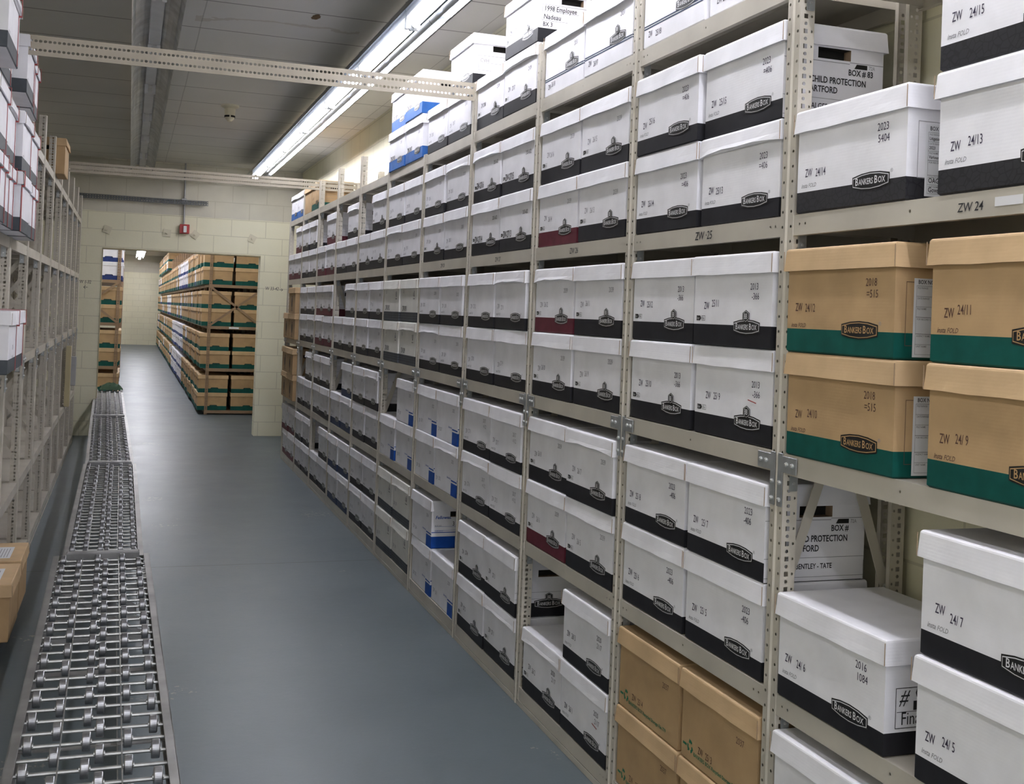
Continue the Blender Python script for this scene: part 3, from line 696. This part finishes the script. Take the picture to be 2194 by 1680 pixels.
for lv, bays in TAB.items():
    for bay, codes in bays.items():
        yb = Y0 + PT * (bay - 25)
        for i, ch in enumerate(codes):
            if ch == '.': continue
            left = i in (0, 2); up = i < 2
            yc = yb + (.672 if left else .247)
            x = RX + .004; off = 0.0; lidv = None
            if bay == 24: yc = (Y0 - .238) if left else (Y0 - .740); x -= .006
            if bay == 24 and lv == 1 and not left: yc = Y0 - .735
            if lv == 1 and bay == 24 and left: yc = Y0 - .235
            if lv == 3 and bay == 24 and left: yc = Y0 - .245
            if lv == 0 and bay == 26: yc = yb + (.650 if left else .24)
            if bay >= 27 or lv == 4: yc += random.uniform(-.008, .008)
            else: yc += random.uniform(-.003, .003)
            if bay == 34 and lv in (1, 2) and ch == 'O': x -= .035
            if bay == 29 and lv == 4: x -= .01
            x += random.uniform(-.003, .003) - (.008 if up and random.random() < .3 else 0)
            z = LV[lv] + .001 + (H0 + .0015 if up else 0)
            n_ = NUM[lv][i]; ser = 'ZW %d/%s%d' % (bay, ' ' if n_ < 10 else '', n_) if ch not in 'OP' else None
            date = DATES.get((lv, bay)); ink = None; hand = False
            if bay == 24 and lv == 3 and i == 2: date = ('2023', '5404')
            if bay == 24 and lv == 1 and i == 2: date = ('2016', '1084')
            if bay == 24 and i in (1, 3): date = None
            if bay >= 26 and lv in (1, 2, 3) : ink = 'stamp_faint'
            if bay >= 28: ink = 'stamp_faint'; date = ('20%02d' % random.randint(10, 39),) if date is None else date
            if bay >= 30 and random.random() < .5: ink = 'stamp_pale'
            if ch in 'GR': ink = None
            if bay == 27 and lv == 3: hand = True; ser = 'ZW-27/%d' % n_; date = ('203-602',); ink = 'marker_ink'
            if bay == 29 and lv in (2,) or (bay == 29 and lv == 4): hand = True; ser = 'ZW-29/%d' % n_
            if (lv, bay, i) == (3, 25, 3): lidv = 2
            if bay in (24, 25) and lidv is None: lidv = (0, 3)[(i + lv) % 2]
            d_ = STY[ch]['d']
            lab = d_ + ', ' + POS[i] + ', ' + SHN[lv] + ', ' + ORD[bay - 24] + ' bay from right'
            en = ENDS.get((lv, bay, i))
            if en is None and ch in 'ksmK' and bay >= 27 and not left: en = 'lines'
            bx = place_box(ch, x, yc, z, -PI / 2 + random.uniform(-.012, .012) * (1 if bay > 26 else .5), lab, SHN[lv] + ' boxes in ' + ORD[bay - 24] + ' bay from the right', ser, date, en, lidv, ink=ink, hand=hand)
            if (lv, bay, i) in ((0, 26, 3), (2, 25, 3)):
                q = MB(); q.bar((.085, -.0012, .118), (.125, -.0012, .112), .0022, .0008, 'red_ink', (0, 1, 0)); link('pen_mark', q.mesh('pen_mark'), bx)

# ------------------------------------------------------------------ left rack (mostly empty)
LX = -.540
LVL = [.075, .575, 1.275, 1.870, 2.480]
ysl = [5.56 + .914 * k for k in range(-2, 9)]
lr_ = rack('shelving_rack', 'mostly empty grey-beige steel shelving rack along the left side of the aisle', LX, -1, ysl, LVL, .372, 2.74, .860, brace=((1.80, 1.40), (1.15, .75)))
ysb = [5.3 + .914 * k for k in range(-1, 9)]
lb_ = rack('shelving_rack', 'second steel shelving rack seen through the empty left rack', -.985, -1, ysb, LVL, .372, 2.74, .860, brace=((1.80, 1.40),), splice=False, clip=False)
RL = PI / 2
def lbox(style, ycen, x, z, label, group, **k):
    return place_box(style, x, ycen, z, RL + random.uniform(-.01, .01), label, group, **k)
nm4 = ['nearest', 'second nearest', 'third nearest', 'farthest']
for i, (y0, y1, xx) in enumerate(((3.72, 4.14, -.455), (4.15, 4.57, -.470), (4.575, 4.985, -.480), (4.99, 5.42, -.455), (5.44, 5.86, -.460))):
    for u in (0, 1):
        if i == 0: continue
        lbox('L', (y0 + y1) / 2, xx, LVL[3] + .001 + u * (H0 + .0035), 'red-strapped white file box, left rack fourth shelf, %s column, %s' % (nm4[i - 1], 'upper' if u else 'lower'), 'strapped boxes on the left rack', strap=(-.185,) if (i, u) == (3, 0) else ((.14,) if u else (-.02, .15)), sw=.016 if (i, u) == (3, 0) else .0035)
for i, (y0, xx) in enumerate(((4.21, -.450), (4.64, -.515), (5.11, -.462), (5.53, -.478))):
    lbox('L', y0 + .205, xx, LVL[4] + .001, 'white file box with grey band on the left rack top shelf, %s' % nm4[i], 'strapped boxes on the left rack', strap=(.14,) if i != 3 else (-.05, .16))
lbox('L', 5.075, -.455, LVL[2] + .001, 'long white file box with red straps and black base on the left rack third shelf', None, L=.68, strap=(-.03, .31), serial='CVH')
lbox('P', 5.835, -.445, LVL[0] + .001, 'kraft box with paper label on its lid, farther of two at lower left', 'kraft boxes on the left rack bottom shelf', toplabel=True)
lbox('P', 5.37, -.443, LVL[0] + .001, 'kraft box with paper label on its lid, nearer of two at lower left', 'kraft boxes on the left rack bottom shelf', toplabel=True)
lbox('P', 8.52, -.475, LVL[4] + .001, 'kraft box alone on top of the left rack near the far end', None)
for (st2, y, lv, u) in (('k', 6.6, 2, 0), ('k', 6.6, 2, 1), ('W', 7.4, 2, 0), ('k', 8.1, 2, 1), ('k', 8.1, 2, 0), ('F', 6.0, 1, 0), ('F', 7.0, 1, 0), ('k', 8.6, 3, 0), ('k', 8.6, 1, 0), ('k', 7.6, 3, 0)):
    lbox(st2, y, -.975, LVL[lv] + .001 + u * (H0 + .0015), '%s on the rear left rack, %s, %s, %s one along' % (STY[st2]['d'].replace(' file', ''), SHN[lv], 'upper' if u else 'lower', ORD[int(y - 5.5)]), 'boxes glimpsed through the left rack')
wb_ = thing('wooden_board', 'pale wooden board standing in the left rack near the doorway', 'board', (-.520, 10.95, LVL[1]))
q = MB(); q.box(-.022, .022, -.05, .05, 0.001, .57, 'wood', .003); link('board_body', q.mesh('board_body'), wb_)

# overhead slotted beams tying the racks together
for (y, x1, lab, xs) in ((5.12, 1.60, 'long slotted steel beam crossing overhead, nearer one', -.55), (9.69, 1.95, 'long slotted steel beam crossing overhead, farther one by the doorway', -.56)):
    t = thing('slotted_beam', lab, 'beam', ((xs + x1) / 2, y, 2.692), 0, 'overhead slotted beams'); h = (x1 - xs) / 2
    q = MB(); q.box(-h, h, -.0025, 0, -.044, .044, 'steel_slot'); link('beam_face', q.mesh('beam_face'), t)
    q = MB(); q.box(-h, h, 0, .04, .042, .044, 'steel_plain'); link('beam_flange', q.mesh('beam_flange'), t)

# ------------------------------------------------------------------ ceiling lights
def fixture_run(x, y_start, n, lit, pitch, label, mat, sides, group, zr=3.08, glow='tube_glow'):
    for i in range(n):
        y = y_start + i * pitch
        t = thing('ceiling_light', label(i), 'ceiling light', (x, y, zr), 0, group)
        q = MB(); L = pitch - .004
        q.box(-.035, .035, 0, L, .055, .13, 'fixture_paint', .004); link('housing', q.mesh('housing'), t)
        q = MB()
        for s_ in (-1, 1):
            prof = [(.035, .085), (.060, .078), (.085, .060), (.108, .035), (.122, .0), (.127, -.006), (.127, .004), (.112, .042), (.088, .068), (.060, .086), (.035, .092)]
            for k in range(len(prof) - 1):
                a, b_ = prof[k], prof[k + 1]
                q.face([(s_ * a[0], 0, a[1]), (s_ * a[0], L, a[1]), (s_ * b_[0], L, b_[1]), (s_ * b_[0], 0, b_[1])], mat)
        link('reflector', q.mesh('reflector'), t)
        for s_ in (-1, 1):
            for yy in (.01, L - .022):
                q = MB(); q.box(s_ * .026 - .011, s_ * .026 + .011, yy, yy + .012, -.006, .056, 'fixture_paint', .003); link('lamp_holder', q.mesh('lamp_holder'), t)
        for s_ in sides:
            q = MB(); q.cyl((s_ * .026, .045, .012), (s_ * .026, L - .045, .012), .0155, glow if lit else 'fixture_paint', 12)
            o = link('fluorescent_tube', q.mesh('fluorescent_tube'), t)
            for y0_, y1_ in ((.022, .045), (L - .045, L - .022)):
                q = MB(); q.cyl((s_ * .026, y0_, .012), (s_ * .026, y1_, .012), .016, 'zinc', 12); link('tube_cap', q.mesh('tube_cap'), t)
        for yy in (.15, L - .15):
            q = MB(); q.cyl((0, yy, .13), (0, yy, CZ - zr), .005, 'galv', 6); link('hanger', q.mesh('hanger'), t)
YS = -2.06
fixture_run(1.352, 4.30 - 1.245 * 5, 12, True, 1.245, lambda i: 'lit fluorescent reflector light over the right rack, %s from the doorway' % (ORD[11 - i] if i > 0 else 'last'), 'reflector', (0.15,), 'lit reflector lights in a row')
fixture_run(.080, -1.98, 3, True, 1.26, lambda i: 'added unseen fill light above and behind the camera, %s along' % ORD[i], 'reflector', (-1, 1), 'added fill lights behind the camera', glow='tube_glow_fill')  # fill lights added out of view to brighten the near bays
fixture_run(.080, 1.80, 9, False, 1.26, lambda i: 'unlit dull reflector light over the conveyor, %s from the doorway' % ORD[8 - i], 'dull_reflector', (), 'unlit reflector lights in a row')
fixture_run(.285, 13.75, 15, True, 1.8, lambda i: 'lit strip light beyond the doorway, %s along the row' % (ORD[i] if i < 11 else ('twelfth', 'thirteenth', 'fourteenth', 'fifteenth')[i - 11]), 'reflector', (-1, 1), 'lights in the room beyond', glow='tube_glow_dim')

# smoke detector
sd = thing('smoke_detector', 'ivory smoke detector on the ceiling between the light rows', 'smoke detector', (.735, 9.30, CZ))
q = MB(); q.cyl((0, 0, 0), (0, 0, -.03), .07, 'ivory_plastic', 20, [(0, .075), (.5, .075), (1, .045)]); link('detector_base', q.mesh('detector_base'), sd)
q = MB(); q.cyl((0, 0, -.03), (0, 0, -.135), .045, 'ivory_plastic', 20, [(0, .045), (.6, .043), (.85, .034), (1, .016)]); link('sensor_head', q.mesh('sensor_head'), sd)
q = MB()
for a in range(4):
    for k in range(4):
        a0 = a * PI / 2 + .12 + k * .33; a1 = a0 + .33
        q.face([(.0445 * math.cos(a0), .0445 * math.sin(a0), -.088), (.0445 * math.cos(a1), .0445 * math.sin(a1), -.088), (.0442 * math.cos(a1), .0442 * math.sin(a1), -.104), (.0442 * math.cos(a0), .0442 * math.sin(a0), -.104)], 'hole_dark')
link('vent_slot', q.mesh('vent_slot'), sd)

# ------------------------------------------------------------------ skatewheel conveyors
wheel = MB(); wheel.cyl((-.0115, 0, 0), (.0115, 0, 0), .024, 'wheel_steel', 36, [(0, .012), (0, .0235), (.05, .0252), (.12, .0258), (.88, .0258), (.95, .0252), (1, .0235), (1, .012)])
wheel.cyl((-.015, 0, 0), (.015, 0, 0), .007, 'axle_steel', 8); wheel_me = wheel.mesh('wheel')
def conveyor(y0, y1, z0, z1, xc0, xc1, W, label, n_ax, stand=True):
    L = math.hypot(y1 - y0, z1 - z0); r = thing('skatewheel_conveyor', label, 'conveyor', (xc0, y0, z0), 0, 'conveyor sections in line')
    r.rotation_euler = (math.atan2(z1 - z0, y1 - y0), 0, -math.atan2(xc1 - xc0, y1 - y0))
    h = W / 2
    for s_ in (-1, 1):
        q = MB(); x0, x1 = (s_ * h, s_ * (h - .003)) if s_ > 0 else (s_ * (h - .003), s_ * h)
        xa, xb = min(x0, x1), max(x0, x1)
        q.box(xa, xb, 0, L, -.062, .004, 'rail_steel')
        fx = sorted((s_ * h, s_ * (h - .027))); q.box(fx[0], fx[1], 0, L, .001, .004, 'rail_steel', .001); q.box(fx[0], fx[1], 0, L, -.062, -.059, 'rail_steel', .001)
        link('side_rail', q.mesh('side_rail'), r)
    q = MB()
    for xs_ in (-.085 * W / .43, .075 * W / .43): q.box(xs_ - .0015, xs_ + .0015, .02, L - .02, -.020, -.004, 'axle_steel')
    for xs_ in (.066,): q.box(xs_ - .0015, xs_ + .0015, .02, L - .02, -.058, -.046, 'axle_steel')
    link('spacer_strip', q.mesh('spacer_strip'), r)
    ax = MB(); ax.cyl((-h + .003, 0, 0), (h - .003, 0, 0), .0060, 'axle_steel', 8); axm = ax.mesh('axle')
    A = [x * W / .43 for x in (-.169, -.018, .091)]; B = [x * W / .43 for x in (-.098, .017, .163)]
    p = (L - .10) / (n_ax - 1)
    for k in range(n_ax):
        yy = .05 + k * p
        link('axle', axm, r, (0, yy, -.014))
        for x in (A if k % 2 == 0 else B): link('wheel', wheel_me, r, (x, yy, -.010))
    q = MB(); q.box(-h + .020, h - .020, -.006, .040, -.040, .026, 'galv', .006); link('end_plate', q.mesh('end_plate'), r)
    q = MB(); q.box(-h + .003, h - .003, -.02, .02, -.062, -.058, 'rail_steel'); cm_ = q.mesh('cross_member')
    for k in range(5): link('cross_member', cm_, r, (0, .25 + k * (L - .5) / 4, 0))
    for yy, zl in ((.20, z0), (L - .25, z1)):
        q = MB(); zl -= .064
        for s_ in (-1, 1): q.bar((s_ * (h - .02), yy, -.060), (s_ * (h - .02), yy, -.062 - zl), .035, .004, 'galv', (1, 0, 0))
        q.bar((-h + .02, yy, -.10), (h - .02, yy, -.10), .03, .003, 'galv', (0, 1, 0)); q.bar((-h + .02, yy, -.055 - zl + .03), (h - .02, yy, -.055 - zl + .03), .03, .003, 'galv', (0, 1, 0))
        q.bar((-h + .02, yy, -.08), (h - .02, yy, -.05 - zl + .03), .022, .003, 'galv', (0, 1, 0))
        link('support_stand', q.mesh('support_stand'), r)
conveyor(2.45, 5.55, .360, .362, -.036, -.075, .435, 'nearest steel skatewheel conveyor section at the lower left', 33)
conveyor(5.56, 8.60, .350, .365, -.070, -.088, .375, 'second skatewheel conveyor section from the camera', 35)
conveyor(8.61, 11.66, .358, .405, -.088, -.150, .350, 'third skatewheel conveyor section from the camera', 35)
conveyor(11.67, 14.70, .400, .440, -.150, -.205, .345, 'farthest skatewheel conveyor section passing through the doorway', 35)
gc = thing('folded_cloth', 'dark green folded cloth on the far end of the conveyor', 'cloth', (-.17, 14.55, .462))
q = MB(); n = 10
V = [[(-.14 + .28 * i / n, -.12 + .24 * j / n, (.07 * (1 - ((i - n / 2) / (n / 2)) ** 4) * (1 - ((j - n / 2) / (n / 2)) ** 4)) * (1 + random.uniform(-.25, .25))) for i in range(n + 1)] for j in range(n + 1)]
for j in range(n):
    for i in range(n): q.face([V[j][i], V[j][i + 1], V[j + 1][i + 1], V[j + 1][i]], 'green_cloth')
link('cloth_body', q.mesh('cloth_body'), gc)

# ------------------------------------------------------------------ room beyond the doorway
FRX = 1.085; FY0 = 16.10
def far_box(style):
    q = MB(); col = STY[style]['col']; ink = STY[style]['ink']; hx, hy = .205, .155; lc = 'kraft_lid' if col == 'kraft_board' else col
    q.box(-hx, hx, 0, 2 * hy, 0, .060, ink); q.box(-hx, hx, 0, 2 * hy, .060, .20, col)
    q.box(-hx - .008, hx + .008, -.008, 2 * hy + .008, .197, .2515, lc, .003)
    for (cx, pl) in ((.02, 'front'),):
        q.poly([(cx - .060, .058), (cx + .060, .058), (cx + .045, .076), (cx - .045, .076)], -.002, 'plate_black'); q.poly([(cx - .048, .060), (cx + .048, .060), (cx + .036, .070), (cx - .036, .070)], -.004, ink)
    q.poly([(hy - .05 - 2 * hy, .165), (hy + .05 - 2 * hy, .165), (hy + .05 - 2 * hy, .19), (hy - .05 - 2 * hy, .19)], -hx - .002, 'hole_dark', 'endm')
    return q
FB = {s_: far_box(s_).mesh('storage_box') for s_ in 'FW'}
ORDN = ['first', 'second', 'third', 'fourth', 'fifth', 'sixth', 'seventh', 'eighth', 'ninth', 'tenth', 'eleventh', 'twelfth', 'thirteenth', 'fourteenth', 'fifteenth', 'sixteenth', 'seventeenth', 'eighteenth', 'nineteenth', 'twentieth',
        'twenty-first', 'twenty-second', 'twenty-third', 'twenty-fourth', 'twenty-fifth', 'twenty-sixth', 'twenty-seventh', 'twenty-eighth', 'twenty-ninth', 'thirtieth', 'thirty-first', 'thirty-second', 'thirty-third', 'thirty-fourth', 'thirty-fifth', 'thirty-sixth']
FLV = [.060, .665, 1.275, 1.876]
fyr = [FY0 + .02 + 1.07 * k for k in range(24)]
fr_ = thing('shelving_rack', 'tan steel shelving rack of kraft boxes beyond the doorway on the right', 'shelving', (FRX, FY0, 0))
fl_ = thing('shelving_rack', 'tan steel shelving rack of boxes beyond the doorway on the left', 'shelving', (-.13, FY0, 0))
def far_rack(r, sgn, D, posts, xw):
    for y in posts:
        for xx, rt in ((0, 0 if sgn > 0 else PI), (sgn * D, PI if sgn > 0 else 0)):
            link('post', cached(('postt', 2.75), lambda: post_mesh(2.75, True)), r, (xx, y - FY0, 0), rt + (PI / 2 if y == posts[0] and False else 0))
    q = MB()
    for z in FLV + [2.49]: pass
    for z in FLV + [2.49]:
        q = MB(); a, b_ = sorted((0, sgn * D)); q.box(a, b_, 0, posts[-1] - FY0, -.003, 0, 'steel_tan'); q.box(a, b_, -.004, 0, -.042, 0, 'steel_tan')
        e = 0 if sgn > 0 else -.002; q.box(e, e + .002, 0, posts[-1] - FY0, -.042, 0, 'steel_tan'); link('shelf', q.mesh('shelf'), r, (0, -.012, z))
    q = MB(); a, b_ = (.02, D - .02)
    for s1, s2 in ((1.25 + .03, 1.84), (1.84, 1.28)): q.bar((sgn * a, -.026, s1), (sgn * b_, -.026, s2), .030, .003, 'steel_tan', (0, 1, 0))
    link('cross_brace', q.mesh('cross_brace'), r)
far_rack(fr_, 1, .79, fyr, 1); far_rack(fl_, -1, .79, fyr[:8], 1)
q = MB(); q.box(-.07, .07, -.001, 0, -.032, -.006, 'paper'); link('shelf_label', q.mesh('shelf_label'), fr_, (.37, -.0175, 1.275))
def far_style(lv, y):
    if lv in (0, 1): return 'W' if 21.5 < y < 26.8 else 'F'
    if lv == 3: return 'W' if 20.3 < y < 23.5 else 'F'
    return 'W' if (22.4 < y < 23.1 or 28.0 < y < 31) else 'F'
rows = 0
stuff = MB()
def add_stuff(style, x, y, z):
    src = FB_MB[style]; i = len(stuff.v); ms = [stuff.mi(m_) for m_ in src.mats]
    stuff.v += [(a + x, b_ + y, c_ + z) for a, b_, c_ in src.v]
    for f, k in zip(src.f, src.m): stuff.f.append(tuple(i + a for a in f)); stuff.m.append(ms[k])
FB_MB = {s_: far_box(s_) for s_ in 'FW'}
for c_i in range(72):
    bayk, kk = divmod(c_i, 3); y = FY0 + .012 + bayk * 1.07 + .05 + kk * .335 - (.05 if c_i == 0 else 0)
    if y > 41: break
    for lv in range(5):
        if lv == 4 and c_i < 44: continue
        for u in (0, 1):
            z = (FLV + [2.49])[lv] + .001 + u * .2525; x = FRX + .115 + random.uniform(-.012, .012)
            s2 = far_style(lv, y) if lv < 4 else 'F'
            if c_i > 2 and s2 == 'F' and random.random() < .10: s2 = 'W'
            if c_i < 11 and lv < 4:
                o = link('storage_box', FB[s2], None, (x, y, z))
                tag(o, '%s beyond doorway, right rack, %s, %s stack along, %s' % (STY[s2]['d'].replace(' file box', ' box'), SHN[lv], ORDN[c_i], 'upper' if u else 'lower'), 'box', 'boxes on the right rack beyond the doorway')
            else: add_stuff(s2, x, y, z)
for c_i in range(1, 4):
    for lv in range(4):
        for u in (0, 1): add_stuff('W' if lv == 3 else 'F', -.31 + random.uniform(-.008, .008), FY0 + .02 + c_i * .34, FLV[lv] + .001 + u * .2525)
so = link('storage_box', stuff.mesh('storage_box')); tag(so, 'distant kraft and white boxes deep in the racks beyond the doorway', 'box', None, 'stuff')
for lv in range(4):
    for u in (0, 1):
        o = link('storage_box', FB['F'], None, (FRX + .575, FY0 + .008, FLV[lv] + .001 + u * .2525))
        tag(o, 'kraft box beyond doorway, rack end beside the right jamb, %s, %s' % (SHN[lv], 'upper' if u else 'lower'), 'box', 'boxes on the right rack beyond the doorway')
for c_i in range(1):
    for lv in range(4):
        for u in (0, 1):
            s2 = 'W' if lv == 3 else 'F'
            o = link('storage_box', FB[s2], None, (-.31 + random.uniform(-.008, .008), FY0 + .02 + c_i * .34, FLV[lv] + .001 + u * .2525))
            tag(o, '%s box beyond doorway, left rack, %s, %s stack, %s' % ('white and blue' if s2 == 'W' else 'kraft and green', SHN[lv], ORD[c_i], 'upper' if u else 'lower'), 'box', 'boxes on the left rack beyond the doorway')
